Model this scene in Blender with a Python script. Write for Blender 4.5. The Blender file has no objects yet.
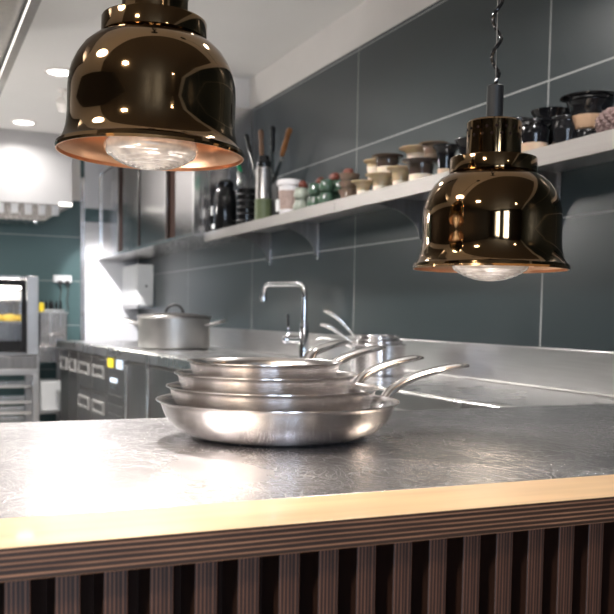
import bpy, bmesh, math, random
from mathutils import Vector, Matrix
random.seed(7)
PI = math.pi
S = bpy.context.scene
C = S.collection

# ------------------------------------------------------------------ camera, world, lights, exposure
def make_camera():
    f, yaw, pit, rol, py, H = 901.1, -.4171, .0627, .0167, 371.9, 1.135
    cy, sy, cp, sp, cr, sr = math.cos(yaw), math.sin(yaw), math.cos(pit), math.sin(pit), math.cos(rol), math.sin(rol)
    fw = Vector((cy*cp, sy*cp, -sp)); r0 = Vector((sy, -cy, 0)); u0 = r0.cross(fw)
    r = cr*r0 + sr*u0; u = -sr*r0 + cr*u0
    cam = bpy.data.cameras.new('camera'); o = bpy.data.objects.new('camera', cam); C.objects.link(o)
    m = Matrix((r, u, -fw)).transposed().to_4x4(); m.translation = (0, 0, H)
    o.matrix_world = m
    cam.sensor_width = 36; cam.lens = f/614*36; cam.shift_y = (py-307)/614
    cam.clip_start = .02; cam.clip_end = 60
    cam.dof.use_dof = True; cam.dof.focus_distance = 1.08; cam.dof.aperture_fstop = 12
    S.camera = o
make_camera()
S.view_settings.view_transform = 'Standard'; S.view_settings.look = 'None'
S.view_settings.exposure = 0.30; S.view_settings.gamma = 1; S.view_settings.use_curve_mapping = False

W = bpy.data.worlds.new('world'); S.world = W; W.use_nodes = True
W.node_tree.nodes['Background'].inputs[0].default_value = (.72, .85, 1, 1)
W.node_tree.nodes['Background'].inputs[1].default_value = 3.0

def light(name, kind, loc, power, color=(1, 1, 1), size=.1, size_y=None, aim=None, spot=None, blend=.3, spread=None):
    l = bpy.data.lights.new(name, kind); l.energy = power; l.color = color
    if kind == 'AREA':
        l.shape = 'DISK' if size_y is None else 'RECTANGLE'; l.size = size
        if size_y: l.size_y = size_y
        if spread: l.spread = spread
    else: l.shadow_soft_size = size
    if kind == 'SPOT': l.spot_size = spot; l.spot_blend = blend
    o = bpy.data.objects.new(name, l); C.objects.link(o); o.location = loc
    if aim is not None:
        o.rotation_euler = (Vector(aim)-Vector(loc)).to_track_quat('-Z', 'Y').to_euler()
    return o
NEUT = (1, .95, .91); WARM = (1, .86, .70)
DOWNLIGHTS = [(5.57, -.84, 2.55), (7.16, -.81, 2.55), (5.7, 1.9, 2.55), (-.3, 1.45, 2.55), (-2.2, -1.0, 2.55), (3.1, -.72, 2.55), (1.55, -1.25, 2.55), (1.25, 1.15, 2.55)]  # first two are real fixtures; the rest are added to light the room
DL_POW = [42, 9, 26, 60, 12, 28, 10, 26]
DL_R = [.072, .072, .072, .17, .072, .072, .072, .27]
for i, (p, w, dr) in enumerate(zip(DOWNLIGHTS, DL_POW, DL_R)):
    light('downlight_lamp', 'AREA', (p[0], p[1], p[2]-.012), w, NEUT if i < 3 or i > 4 else WARM, dr*1.8, aim=(p[0], p[1], 0), spread=2.6)
light('daylight_one', 'AREA', (-4.6, .35, 1.6), 80, (.66, .80, 1), .8, 1.7, aim=(0, .0, 1.2))
light('daylight_two', 'AREA', (-4.6, 1.75, 1.6), 60, (.66, .80, 1), .8, 1.7, aim=(0, .2, 1.2))
light('added_globe_lamp', 'POINT', (6.2, .9, 2.05), 300, (1, .96, .92), .125)  # added out of frame to brighten the kitchen ceiling
light('added_spot_lamp', 'SPOT', (6.0, -.92, 2.40), 230, (1, .97, 1), .03, aim=(8.1, -1.66, 1.22), spot=.43, blend=.45)  # added to brighten the white panel on the far wall

# ------------------------------------------------------------------ materials
MATS = {}
def newmat(name):
    m = bpy.data.materials.new(name); m.use_nodes = True
    nt = m.node_tree; b = nt.nodes['Principled BSDF']
    MATS[name] = m
    return m, nt, b
def N(nt, t, **kw):
    n = nt.nodes.new(t)
    for k, v in kw.items(): setattr(n, k, v)
    return n
def col(c): return (c[0], c[1], c[2], 1)
def simple(name, c, rough=.5, metal=0, var=.06, scale=12, bump=0, coat=0, stretch=(1, 1, 1), rvar=0, aniso=0, emit=None, trans=0, ior=None, tangent=False, spec=None):
    m, nt, b = newmat(name); L = nt.links
    tc = N(nt, 'ShaderNodeTexCoord'); mp = N(nt, 'ShaderNodeMapping'); mp.inputs['Scale'].default_value = stretch
    L.new(tc.outputs['Object'], mp.inputs['Vector'])
    no = N(nt, 'ShaderNodeTexNoise'); no.inputs['Scale'].default_value = scale; no.inputs['Detail'].default_value = 4
    L.new(mp.outputs['Vector'], no.inputs['Vector'])
    cr = N(nt, 'ShaderNodeValToRGB')
    cr.color_ramp.elements[0].position = .3; cr.color_ramp.elements[1].position = .7
    cr.color_ramp.elements[0].color = col([max(0, x*(1-var)) for x in c]); cr.color_ramp.elements[1].color = col([min(1, x*(1+var)) for x in c])
    L.new(no.outputs['Fac'], cr.inputs['Fac']); L.new(cr.outputs['Color'], b.inputs['Base Color'])
    b.inputs['Metallic'].default_value = metal; b.inputs['Roughness'].default_value = rough
    if rvar:
        mr = N(nt, 'ShaderNodeMapRange'); mr.inputs['To Min'].default_value = max(.02, rough-rvar); mr.inputs['To Max'].default_value = rough+rvar
        L.new(no.outputs['Fac'], mr.inputs['Value']); L.new(mr.outputs['Result'], b.inputs['Roughness'])
    if bump:
        bp = N(nt, 'ShaderNodeBump'); bp.inputs['Strength'].default_value = bump; bp.inputs['Distance'].default_value = .002
        L.new(no.outputs['Fac'], bp.inputs['Height']); L.new(bp.outputs['Normal'], b.inputs['Normal'])
    if coat: b.inputs['Coat Weight'].default_value = coat; b.inputs['Coat Roughness'].default_value = .05
    if aniso:
        b.inputs['Anisotropic'].default_value = aniso
        if tangent:
            b.inputs['Anisotropic Rotation'].default_value = .25
            tg = N(nt, 'ShaderNodeTangent', direction_type='RADIAL', axis='Z'); L.new(tg.outputs['Tangent'], b.inputs['Tangent'])
    if emit: b.inputs['Emission Color'].default_value = col(emit[0]); b.inputs['Emission Strength'].default_value = emit[1]
    if trans: b.inputs['Transmission Weight'].default_value = trans
    if ior: b.inputs['IOR'].default_value = ior
    if spec is not None: b.inputs['Specular IOR Level'].default_value = spec
    return m

def tile_mat(name, c, axis, off_h, step_h, off_z, step_z, gw=.0055, rough=.3, grout=(.42, .43, .42)):
    m, nt, b = newmat(name); L = nt.links
    tc = N(nt, 'ShaderNodeTexCoord'); sx = N(nt, 'ShaderNodeSeparateXYZ'); L.new(tc.outputs['Object'], sx.inputs[0])
    def lines(sock, off, step, w):
        a = N(nt, 'ShaderNodeMath', operation='SUBTRACT'); L.new(sock, a.inputs[0]); a.inputs[1].default_value = off-step/2
        p = N(nt, 'ShaderNodeMath', operation='FLOORED_MODULO'); L.new(a.outputs[0], p.inputs[0]); p.inputs[1].default_value = step
        d = N(nt, 'ShaderNodeMath', operation='SUBTRACT'); L.new(p.outputs[0], d.inputs[0]); d.inputs[1].default_value = step/2
        e = N(nt, 'ShaderNodeMath', operation='ABSOLUTE'); L.new(d.outputs[0], e.inputs[0])
        g = N(nt, 'ShaderNodeMath', operation='LESS_THAN'); L.new(e.outputs[0], g.inputs[0]); g.inputs[1].default_value = w/2
        return g
    g1 = lines(sx.outputs['XYZ'.index(axis)], off_h, step_h, gw); g2 = lines(sx.outputs[2], off_z, step_z, gw)
    mx = N(nt, 'ShaderNodeMath', operation='MAXIMUM'); L.new(g1.outputs[0], mx.inputs[0]); L.new(g2.outputs[0], mx.inputs[1])
    no = N(nt, 'ShaderNodeTexNoise'); no.inputs['Scale'].default_value = 1.6; no.inputs['Detail'].default_value = 5; L.new(tc.outputs['Object'], no.inputs['Vector'])
    cr = N(nt, 'ShaderNodeValToRGB'); cr.color_ramp.elements[0].color = col([x*.88 for x in c]); cr.color_ramp.elements[1].color = col([x*1.12 for x in c])
    L.new(no.outputs['Fac'], cr.inputs['Fac'])
    mix = N(nt, 'ShaderNodeMix', data_type='RGBA'); L.new(mx.outputs[0], mix.inputs['Factor']); L.new(cr.outputs['Color'], mix.inputs['A']); mix.inputs['B'].default_value = col(grout)
    L.new(mix.outputs['Result'], b.inputs['Base Color'])
    rr = N(nt, 'ShaderNodeMapRange'); rr.inputs['To Min'].default_value = rough; rr.inputs['To Max'].default_value = .8; L.new(mx.outputs[0], rr.inputs['Value']); L.new(rr.outputs['Result'], b.inputs['Roughness'])
    return m

def ply_mat(name, axis, dark, light_, step=.0028, rough=.5):
    """cut edge of plywood: thin veneer lines stacked along one axis"""
    m, nt, b = newmat(name); L = nt.links
    tc = N(nt, 'ShaderNodeTexCoord'); sx = N(nt, 'ShaderNodeSeparateXYZ'); L.new(tc.outputs['Object'], sx.inputs[0])
    mp = N(nt, 'ShaderNodeMapping'); L.new(tc.outputs['Object'], mp.inputs['Vector'])
    mp.inputs['Scale'].default_value = (60, 260, 12) if axis == 'Y' else (60, 8, 260)
    no = N(nt, 'ShaderNodeTexNoise'); no.inputs['Scale'].default_value = 1; no.inputs['Detail'].default_value = 3; L.new(mp.outputs['Vector'], no.inputs['Vector'])
    n2 = N(nt, 'ShaderNodeMath', operation='MULTIPLY'); L.new(no.outputs['Fac'], n2.inputs[0]); n2.inputs[1].default_value = step*.35
    a = N(nt, 'ShaderNodeMath', operation='ADD'); L.new(sx.outputs['XYZ'.index(axis)], a.inputs[0]); L.new(n2.outputs[0], a.inputs[1])
    md = N(nt, 'ShaderNodeMath', operation='PINGPONG'); L.new(a.outputs[0], md.inputs[0]); md.inputs[1].default_value = step/2
    mr = N(nt, 'ShaderNodeMapRange'); mr.inputs['From Max'].default_value = step/2; L.new(md.outputs[0], mr.inputs['Value'])
    cr = N(nt, 'ShaderNodeValToRGB'); e = cr.color_ramp.elements
    e[0].color = col(dark); e[0].position = .52; e[1].color = col(light_); e[1].position = .92
    L.new(mr.outputs['Result'], cr.inputs['Fac'])
    mix = N(nt, 'ShaderNodeMix', data_type='RGBA', blend_type='MULTIPLY'); mix.inputs['Factor'].default_value = .6
    cr2 = N(nt, 'ShaderNodeValToRGB'); cr2.color_ramp.elements[0].position = .35; cr2.color_ramp.elements[0].color = (.35, .3, .28, 1); cr2.color_ramp.elements[1].position = .6
    L.new(no.outputs['Fac'], cr2.inputs['Fac']); L.new(cr.outputs['Color'], mix.inputs['A']); L.new(cr2.outputs['Color'], mix.inputs['B'])
    L.new(mix.outputs['Result'], b.inputs['Base Color']); b.inputs['Roughness'].default_value = rough
    return m

def worktop_mat(name, base=.55, rough=.2):
    """worn stainless steel with fine curved scratches"""
    m, nt, b = newmat(name); L = nt.links
    tc = N(nt, 'ShaderNodeTexCoord')
    no = N(nt, 'ShaderNodeTexNoise'); no.inputs['Scale'].default_value = 7; no.inputs['Detail'].default_value = 3; L.new(tc.outputs['Object'], no.inputs['Vector'])
    heights = []
    for sc, st, rot in ((36, (1, 3.5, 1), .5), (44, (5, 1, 1), .25), (24, (1, 2.5, 1), 1.2)):
        mp = N(nt, 'ShaderNodeMapping'); mp.inputs['Scale'].default_value = st; mp.inputs['Rotation'].default_value = (0, 0, rot)
        mixv = N(nt, 'ShaderNodeMix', data_type='VECTOR'); mixv.inputs['Factor'].default_value = .12
        L.new(tc.outputs['Object'], mixv.inputs['A']); L.new(no.outputs['Color'], mixv.inputs['B']); L.new(mixv.outputs['Result'], mp.inputs['Vector'])
        v = N(nt, 'ShaderNodeTexVoronoi', feature='DISTANCE_TO_EDGE'); v.inputs['Scale'].default_value = sc; L.new(mp.outputs['Vector'], v.inputs['Vector'])
        g = N(nt, 'ShaderNodeMapRange'); g.inputs['From Max'].default_value = .012; g.inputs['To Min'].default_value = 1; g.inputs['To Max'].default_value = 0
        L.new(v.outputs['Distance'], g.inputs['Value'])
        # break the scratches up
        n3 = N(nt, 'ShaderNodeTexNoise'); n3.inputs['Scale'].default_value = sc*.35; L.new(tc.outputs['Object'], n3.inputs['Vector'])
        t = N(nt, 'ShaderNodeMapRange'); t.inputs['From Min'].default_value = .40; t.inputs['From Max'].default_value = .72; L.new(n3.outputs['Fac'], t.inputs['Value'])
        mu = N(nt, 'ShaderNodeMath', operation='MULTIPLY'); L.new(g.outputs['Result'], mu.inputs[0]); L.new(t.outputs['Result'], mu.inputs[1])
        heights.append(mu)
    h = heights[0]
    for k in heights[1:]:
        a = N(nt, 'ShaderNodeMath', operation='MAXIMUM'); L.new(h.outputs[0], a.inputs[0]); L.new(k.outputs[0], a.inputs[1]); h = a
    b.inputs['Metallic'].default_value = 1
    cr = N(nt, 'ShaderNodeMix', data_type='RGBA'); cr.inputs['A'].default_value = (base, base*.97, base*.98, 1); cr.inputs['B'].default_value = (min(1, base*1.5), min(1, base*1.46), min(1, base*1.44), 1)
    L.new(h.outputs[0], cr.inputs['Factor']); L.new(cr.outputs['Result'], b.inputs['Base Color'])
    r = N(nt, 'ShaderNodeMapRange'); r.inputs['From Min'].default_value = .3; r.inputs['From Max'].default_value = .7; r.inputs['To Min'].default_value = rough-.02; r.inputs['To Max'].default_value = rough+.03
    n5 = N(nt, 'ShaderNodeTexNoise'); n5.inputs['Scale'].default_value = 3.5; n5.inputs['Detail'].default_value = 6; L.new(tc.outputs['Object'], n5.inputs['Vector'])
    L.new(n5.outputs['Fac'], r.inputs['Value'])
    ra = N(nt, 'ShaderNodeMath', operation='MULTIPLY_ADD'); L.new(h.outputs[0], ra.inputs[0]); ra.inputs[1].default_value = .1; L.new(r.outputs['Result'], ra.inputs[2])
    L.new(ra.outputs[0], b.inputs['Roughness'])
    bp = N(nt, 'ShaderNodeBump'); bp.inputs['Strength'].default_value = .32; bp.inputs['Distance'].default_value = .0005
    n4 = N(nt, 'ShaderNodeTexNoise'); n4.inputs['Scale'].default_value = 55; n4.inputs['Detail'].default_value = 2; L.new(tc.outputs['Object'], n4.inputs['Vector'])
    ad = N(nt, 'ShaderNodeMath', operation='MULTIPLY_ADD'); L.new(n4.outputs['Fac'], ad.inputs[0]); ad.inputs[1].default_value = .55; L.new(h.outputs[0], ad.inputs[2])
    L.new(ad.outputs[0], bp.inputs['Height']); L.new(bp.outputs['Normal'], b.inputs['Normal'])
    return m

def glaze_mat(name, lower, upper, z_split, soft=.004, rough_u=.12):
    """cup: bare clay below, glaze above"""
    m, nt, b = newmat(name); L = nt.links
    tc = N(nt, 'ShaderNodeTexCoord'); sx = N(nt, 'ShaderNodeSeparateXYZ'); L.new(tc.outputs['Object'], sx.inputs[0])
    no = N(nt, 'ShaderNodeTexNoise'); no.inputs['Scale'].default_value = 40; L.new(tc.outputs['Object'], no.inputs['Vector'])
    a = N(nt, 'ShaderNodeMath', operation='MULTIPLY_ADD'); L.new(no.outputs['Fac'], a.inputs[0]); a.inputs[1].default_value = soft; L.new(sx.outputs[2], a.inputs[2])
    t = N(nt, 'ShaderNodeMath', operation='GREATER_THAN'); L.new(a.outputs[0], t.inputs[0]); t.inputs[1].default_value = z_split
    mix = N(nt, 'ShaderNodeMix', data_type='RGBA'); L.new(t.outputs[0], mix.inputs['Factor']); mix.inputs['A'].default_value = col(lower); mix.inputs['B'].default_value = col(upper)
    m2 = N(nt, 'ShaderNodeMix', data_type='RGBA', blend_type='MULTIPLY'); m2.inputs['Factor'].default_value = .35
    L.new(mix.outputs['Result'], m2.inputs['A']); L.new(no.outputs['Color'], m2.inputs['B']); L.new(m2.outputs['Result'], b.inputs['Base Color'])
    r = N(nt, 'ShaderNodeMapRange'); r.inputs['To Min'].default_value = .7; r.inputs['To Max'].default_value = rough_u; L.new(t.outputs[0], r.inputs['Value']); L.new(r.outputs['Result'], b.inputs['Roughness'])
    return m

def pane_mat():
    m, nt, b = newmat('window_glass'); L = nt.links
    tr = N(nt, 'ShaderNodeBsdfTransparent'); gl = N(nt, 'ShaderNodeBsdfGlossy'); gl.inputs['Roughness'].default_value = .02
    mx = N(nt, 'ShaderNodeMixShader'); mx.inputs[0].default_value = .08
    L.new(tr.outputs[0], mx.inputs[1]); L.new(gl.outputs[0], mx.inputs[2]); L.new(mx.outputs[0], nt.nodes['Material Output'].inputs['Surface'])
    return m

M_tile = tile_mat('dark_teal_tile', (.026, .038, .042), 'X', 2.40, 1.364, 1.904, .447)
M_back = tile_mat('green_grey_tile', (.07, .125, .125), 'Y', -.36, 1.2, 1.785, .386, rough=.28)
M_white = simple('white_paint', (.84, .80, .76), .6, var=.03, scale=3)
M_whiteg = simple('white_gloss_panel', (.86, .86, .88), .35, var=.02, scale=2)
M_hood = simple('hood_steel_satin', (.40, .395, .40), .5, .15, var=.03, scale=2)
M_ceil = simple('ceiling_paint', (.88, .87, .85), .7, var=.02, scale=2)
M_ceild = simple('dining_ceiling_paint', (.16, .14, .12), .7, var=.02, scale=2)
M_floor = simple('floor_vinyl', (.30, .29, .28), .45, var=.15, scale=30)
M_dark = simple('dark_plaster', (.045, .038, .034), .7, var=.1, scale=3)
M_steel = simple('brushed_steel', (.60, .59, .585), .3, 1, var=.06, scale=6, stretch=(1, 1, 30), rvar=.06)
M_steelv = simple('satin_steel', (.56, .54, .53), .26, 1, var=.08, scale=4, stretch=(14, 14, .6), rvar=.06)
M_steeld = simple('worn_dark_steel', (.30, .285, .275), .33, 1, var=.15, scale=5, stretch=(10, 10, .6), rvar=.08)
M_lip = simple('shelf_steel', (.40, .375, .355), .42, 1, var=.05, scale=5, stretch=(.6, 1, 20), rvar=.04)
M_chrome = simple('chrome', (.78, .78, .80), .07, 1, var=.02)
M_bright = simple('polished_edge', (.9, .89, .87), .2, 1, var=.02)
M_pan = simple('pan_steel', (.82, .79, .79), .27, 1, var=.015, scale=3, aniso=.95, tangent=True)
M_panin = simple('pan_interior', (.66, .63, .62), .24, 1, var=.04, scale=6, aniso=.4, tangent=True)
M_handle = simple('satin_handle', (.74, .72, .71), .24, 1, var=.03)
M_pot = simple('aluminium_pot', (.50, .49, .475), .42, 1, var=.07, scale=9, rvar=.05)
M_work = worktop_mat('scratched_worktop', .62, .25)
M_work2 = simple('wall_worktop_steel', (.66, .655, .65), .28, 1, var=.06, scale=5, rvar=.07)
M_bronze = simple('smoked_bronze', (.27, .175, .09), .06, 1, var=.03, scale=2)
M_copper = simple('copper_inside', (.86, .52, .33), .3, 1, var=.05, scale=9)
M_black = simple('black_gloss', (.012, .012, .013), .12, 0, var=.1)
M_blackm = simple('black_rubber', (.02, .02, .02), .5, 0, var=.1)
M_birch = simple('birch_top', (.80, .55, .32), .32, 0, var=.12, scale=5, stretch=(9, 1, 1), coat=.3)
M_plyh = ply_mat('plywood_edge_flat', 'Z', (.045, .022, .013), (.38, .19, .11), .0042)
M_plyv = ply_mat('plywood_edge_upright', 'Y', (.035, .015, .010), (.19, .082, .050), .0033)
M_gap = simple('dark_backing', (.016, .008, .006), .8, 0, spec=.1)
M_pane = pane_mat()
M_lens = simple('lit_lens', (1, 1, 1), .4, 0, emit=((1, .97, .93), 9))
M_globe = simple('glowing_globe', (1, 1, 1), .4, 0, emit=((1, .95, .9), 5))
M_grip = simple('pale_grip', (.42, .41, .40), .4, .3)
M_door = simple('smooth_door_steel', (.52, .50, .49), .2, 1, var=.02, scale=1.5)
M_glowstrip = simple('glowing_strip', (1, 1, 1), .4, 0, emit=((1, .95, .86), 1.6))
M_yellow = simple('yellow_display', (.9, .75, .05), .4, 0, emit=((1, .82, .05), .7))
M_bluelt = simple('pale_display', (.7, .8, .9), .4, 0, emit=((.75, .85, 1), .8))
M_plug = simple('white_plastic', (.82, .83, .83), .4, 0, var=.02)
M_tub = simple('frosted_plastic', (.86, .83, .83), .35, 0, var=.03)
M_tubin = simple('brown_contents', (.42, .31, .27), .6, 0, var=.15, scale=60)
M_olive = simple('olive_enamel', (.12, .15, .075), .4, 0)
M_tan = simple('tan_wood', (.34, .19, .115), .45, 0, var=.12, scale=30, stretch=(1, 1, .2))
M_orange = simple('orange_wood', (.36, .15, .05), .4, 0, var=.2, scale=30)
M_green = simple('green_plastic', (.0, .35, .14), .35, 0)
M_gglaze = simple('green_glaze', (.045, .085, .055), .1, 0, var=.35, scale=25, coat=.5)
M_jarclear = simple('pale_jar_glaze', (.34, .37, .31), .12, 0, var=.2, scale=20, coat=.4)
M_rust = simple('rust_fruit', (.17, .045, .028), .4, 0, var=.3, scale=25)
M_brownbowl = glaze_mat('brown_bowl_glaze', (.26, .19, .13), (.20, .14, .10), .02)
M_cream_b = glaze_mat('cream_brown_glaze', (.88, .76, .60), (.58, .43, .27), .050)
M_cream_s = glaze_mat('cream_small_glaze', (.88, .76, .60), (.52, .39, .24), .026)
M_cream_d = glaze_mat('cream_dark_glaze', (.88, .76, .60), (.07, .05, .04), .030)
M_black_c = glaze_mat('black_cream_glaze', (.72, .52, .36), (.010, .010, .011), .032, rough_u=.1)
M_clay = simple('raw_clay', (.62, .40, .25), .6, 0)
M_mauve = simple('mauve_yarn', (.20, .135, .125), .85, 0, var=.35, scale=70, bump=.6)
M_glass = simple('clear_glass', (1, 1, 1), .03, 0, var=0, trans=1, ior=1.45)
M_ovenglass = simple('oven_glass', (.01, .01, .01), .06, 0, spec=.8)
def bulb_mat():
    """heat lamp glass: ring prisms over a glowing reflector"""
    m, nt, b = newmat('bulb_glass'); L = nt.links
    tc = N(nt, 'ShaderNodeTexCoord'); wv = N(nt, 'ShaderNodeTexNoise'); wv.inputs['Scale'].default_value = 60; L.new(tc.outputs['Object'], wv.inputs['Vector'])
    gr = N(nt, 'ShaderNodeValToRGB'); gr.color_ramp.elements[0].position = .35; gr.color_ramp.elements[1].position = .7
    gr.color_ramp.elements[0].color = (.25, .17, .12, 1); gr.color_ramp.elements[1].color = (1, .82, .66, 1)
    L.new(wv.outputs['Fac'], gr.inputs['Fac']); L.new(gr.outputs['Color'], b.inputs['Emission Color']); b.inputs['Emission Strength'].default_value = BULB_E
    b.inputs['Base Color'].default_value = (.7, .66, .62, 1); b.inputs['Roughness'].default_value = .05; b.inputs['Coat Weight'].default_value = 1; b.inputs['Metallic'].default_value = .5
    bp = N(nt, 'ShaderNodeBump'); bp.inputs['Strength'].default_value = .5; bp.inputs['Distance'].default_value = .003; L.new(wv.outputs['Fac'], bp.inputs['Height']); L.new(bp.outputs['Normal'], b.inputs['Normal'])
    return m
BULB_E = .3
M_bulb = bulb_mat()

# ------------------------------------------------------------------ helpers
def nb(): return bmesh.new()
def box(bm, a, b_, mtx=None):
    (x0, y0, z0), (x1, y1, z1) = a, b_
    P = [(x0, y0, z0), (x1, y0, z0), (x1, y1, z0), (x0, y1, z0), (x0, y0, z1), (x1, y0, z1), (x1, y1, z1), (x0, y1, z1)]
    V = [bm.verts.new(mtx @ Vector(p) if mtx else p) for p in P]
    F = [bm.faces.new([V[i] for i in f]) for f in ((3, 2, 1, 0), (4, 5, 6, 7), (0, 1, 5, 4), (1, 2, 6, 5), (2, 3, 7, 6), (3, 0, 4, 7))]
    return F
def prism(bm, pts, z0, z1, mtx=None):
    """vertical prism over a plan outline"""
    n = len(pts)
    A = [bm.verts.new(mtx @ Vector((x, y, z0)) if mtx else (x, y, z0)) for x, y in pts]
    B = [bm.verts.new(mtx @ Vector((x, y, z1)) if mtx else (x, y, z1)) for x, y in pts]
    F = [bm.faces.new(A[::-1]), bm.faces.new(B)]
    F += [bm.faces.new((A[i], A[(i+1) % n], B[(i+1) % n], B[i])) for i in range(n)]
    return F
def lathe(bm, prof, seg=48, c=(0, 0, 0), mtx=None, cap=False):
    """profile of (radius, z)"""
    rings = []
    for r, z in prof:
        if r < 1e-6:
            p = Vector((c[0], c[1], c[2]+z)); rings.append([bm.verts.new(mtx @ p if mtx else p)])
        else:
            R = []
            for k in range(seg):
                a = 2*PI*k/seg; p = Vector((c[0]+r*math.cos(a), c[1]+r*math.sin(a), c[2]+z)); R.append(bm.verts.new(mtx @ p if mtx else p))
            rings.append(R)
    for A, B in zip(rings, rings[1:]):
        if len(A) == 1 and len(B) == 1: continue
        for k in range(seg):
            j = (k+1) % seg
            if len(A) == 1: bm.faces.new((A[0], B[j], B[k]))
            elif len(B) == 1: bm.faces.new((A[k], A[j], B[0]))
            else: bm.faces.new((A[k], A[j], B[j], B[k]))
    if cap:
        for R, fl in ((rings[0], True), (rings[-1], False)):
            if len(R) > 1: bm.faces.new(R[::-1] if fl else R)
def sweep(bm, pts, rad, seg=10, ref=Vector((0, 0, 1)), flat=None):
    """tube along points; rad is radius or list of (half width, half height)"""
    pts = [Vector(p) for p in pts]; rings = []
    for i, p in enumerate(pts):
        t = (pts[min(i+1, len(pts)-1)]-pts[max(i-1, 0)]).normalized()
        s = t.cross(ref)
        if s.length < 1e-3: s = t.cross(Vector((1, 0, 0)))
        s.normalize(); n = s.cross(t).normalized()
        rw = rad[i] if isinstance(rad, list) else rad
        a, b_ = rw if isinstance(rw, tuple) else (rw, rw)
        rings.append([bm.verts.new(p + s*a*math.cos(2*PI*k/seg) + n*b_*math.sin(2*PI*k/seg)) for k in range(seg)])
    for A, B in zip(rings, rings[1:]):
        for k in range(seg): bm.faces.new((A[k], A[(k+1) % seg], B[(k+1) % seg], B[k]))
    bm.faces.new(rings[0][::-1]); bm.faces.new(rings[-1])
def smooth_path(P, n=6):
    """Catmull-Rom through points"""
    P = [Vector(p) for p in P]; Q = [2*P[0]-P[1]]+P+[2*P[-1]-P[-2]]; out = []
    for i in range(1, len(Q)-2):
        for k in range(n):
            t = k/n; a, b_, c, d = Q[i-1], Q[i], Q[i+1], Q[i+2]
            out.append(.5*((2*b_)+(-a+c)*t+(2*a-5*b_+4*c-d)*t*t+(-a+3*b_-3*c+d)*t**3))
    out.append(P[-1]); return out
def lerp_list(vals, n): # values per control point -> per sample
    out = []
    for i in range(len(vals)-1):
        for k in range(n):
            t = k/n; a, b_ = vals[i], vals[i+1]; out.append(tuple(x*(1-t)+y*t for x, y in zip(a, b_)))
    out.append(vals[-1]); return out
def obj(name, bm, mat, parent=None, bevel=0, sub=0, loc=None, kind=None, label=None, mats=None, ang=35):
    bmesh.ops.recalc_face_normals(bm, faces=bm.faces)
    for e in bm.edges:
        if len(e.link_faces) == 2: e.smooth = e.calc_face_angle(0) < math.radians(ang)
    for f in bm.faces: f.smooth = True
    me = bpy.data.meshes.new(name); bm.to_mesh(me); bm.free()
    for m in (mats or [mat]): me.materials.append(m)
    o = bpy.data.objects.new(name, me); C.objects.link(o)
    if parent is not None: o.parent = parent
    if loc is not None: o.location = loc
    if bevel:
        md = o.modifiers.new('bevel', 'BEVEL'); md.width = bevel; md.segments = 2; md.limit_method = 'ANGLE'; md.angle_limit = math.radians(50)
    if sub:
        md = o.modifiers.new('sub', 'SUBSURF'); md.levels = sub; md.render_levels = sub
    if kind: o['kind'] = kind
    if label: o['label'] = label
    return o
def thing(name, label, cat, loc=(0, 0, 0), rotz=0, group=None):
    o = bpy.data.objects.new(name, None); C.objects.link(o); o.empty_display_size = .05
    o.location = loc; o.rotation_euler = (0, 0, rotz); o['label'] = label; o['category'] = cat
    if group: o['group'] = group
    return o
def tag(o, label, cat, group=None):
    o['label'] = label; o['category'] = cat
    if group: o['group'] = group
    return o
def struct(name, bm, m, bevel=0):
    return obj(name, bm, m, kind='structure', bevel=bevel)
def dup(root, loc, rotz=0, label=None):
    r = root.copy(); C.objects.link(r); r.location = loc; r.rotation_euler = (0, 0, rotz)
    if label: r['label'] = label
    for ch in list(root.children):
        c = ch.copy(); C.objects.link(c); c.parent = r
        for g in list(ch.children):
            d = g.copy(); C.objects.link(d); d.parent = c
    return r

# ------------------------------------------------------------------ the room
XB, XF, YR, YL, ZC = 8.1, -4.0, -1.9, 3.0, 2.55
WT = 2.365
def sbox(name, a, b_, m): bm = nb(); box(bm, a, b_); return struct(name, bm, m)
sbox('floor', (XF, YR, -.1), (XB, YL, 0), M_floor)
sbox('ceiling', (.9, YR-.1, ZC), (XB+.1, YL+.1, ZC+.1), M_ceil)
sbox('ceiling', (XF-.1, YR-.1, ZC), (.9, YL+.1, ZC+.1), M_ceild)
sbox('wall_right', (XF, YR-.1, 0), (XB, YR, WT), M_tile)
sbox('trim_1', (XF, YR-.1, WT), (XB, YR+.004, ZC), M_white)
sbox('trim_2', (5.2, YR+.004, WT+.005), (XB, -1.64, ZC), M_white)
sbox('wall_back', (XB, YR-.1, 0), (XB+.1, YL, ZC), M_back)
sbox('trim_3', (XB-.03, -1.425, 0), (XB, -1.388, 2.3), M_steelv)
sbox('wall_back_panel', (XB-.02, YR, 0), (XB, -1.425, 1.921), M_whiteg).name = 'trim_4'
sbox('trim_5', (XB-.02, YR, 2.042), (XB, -1.425, ZC), M_whiteg)
sbox('trim_6', (XB-.012, -1.388, 2.10), (XB, -1.30, ZC), M_white)
sbox('wall_left', (XF, YL, 0), (XB, YL+.1, ZC), M_dark)
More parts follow.
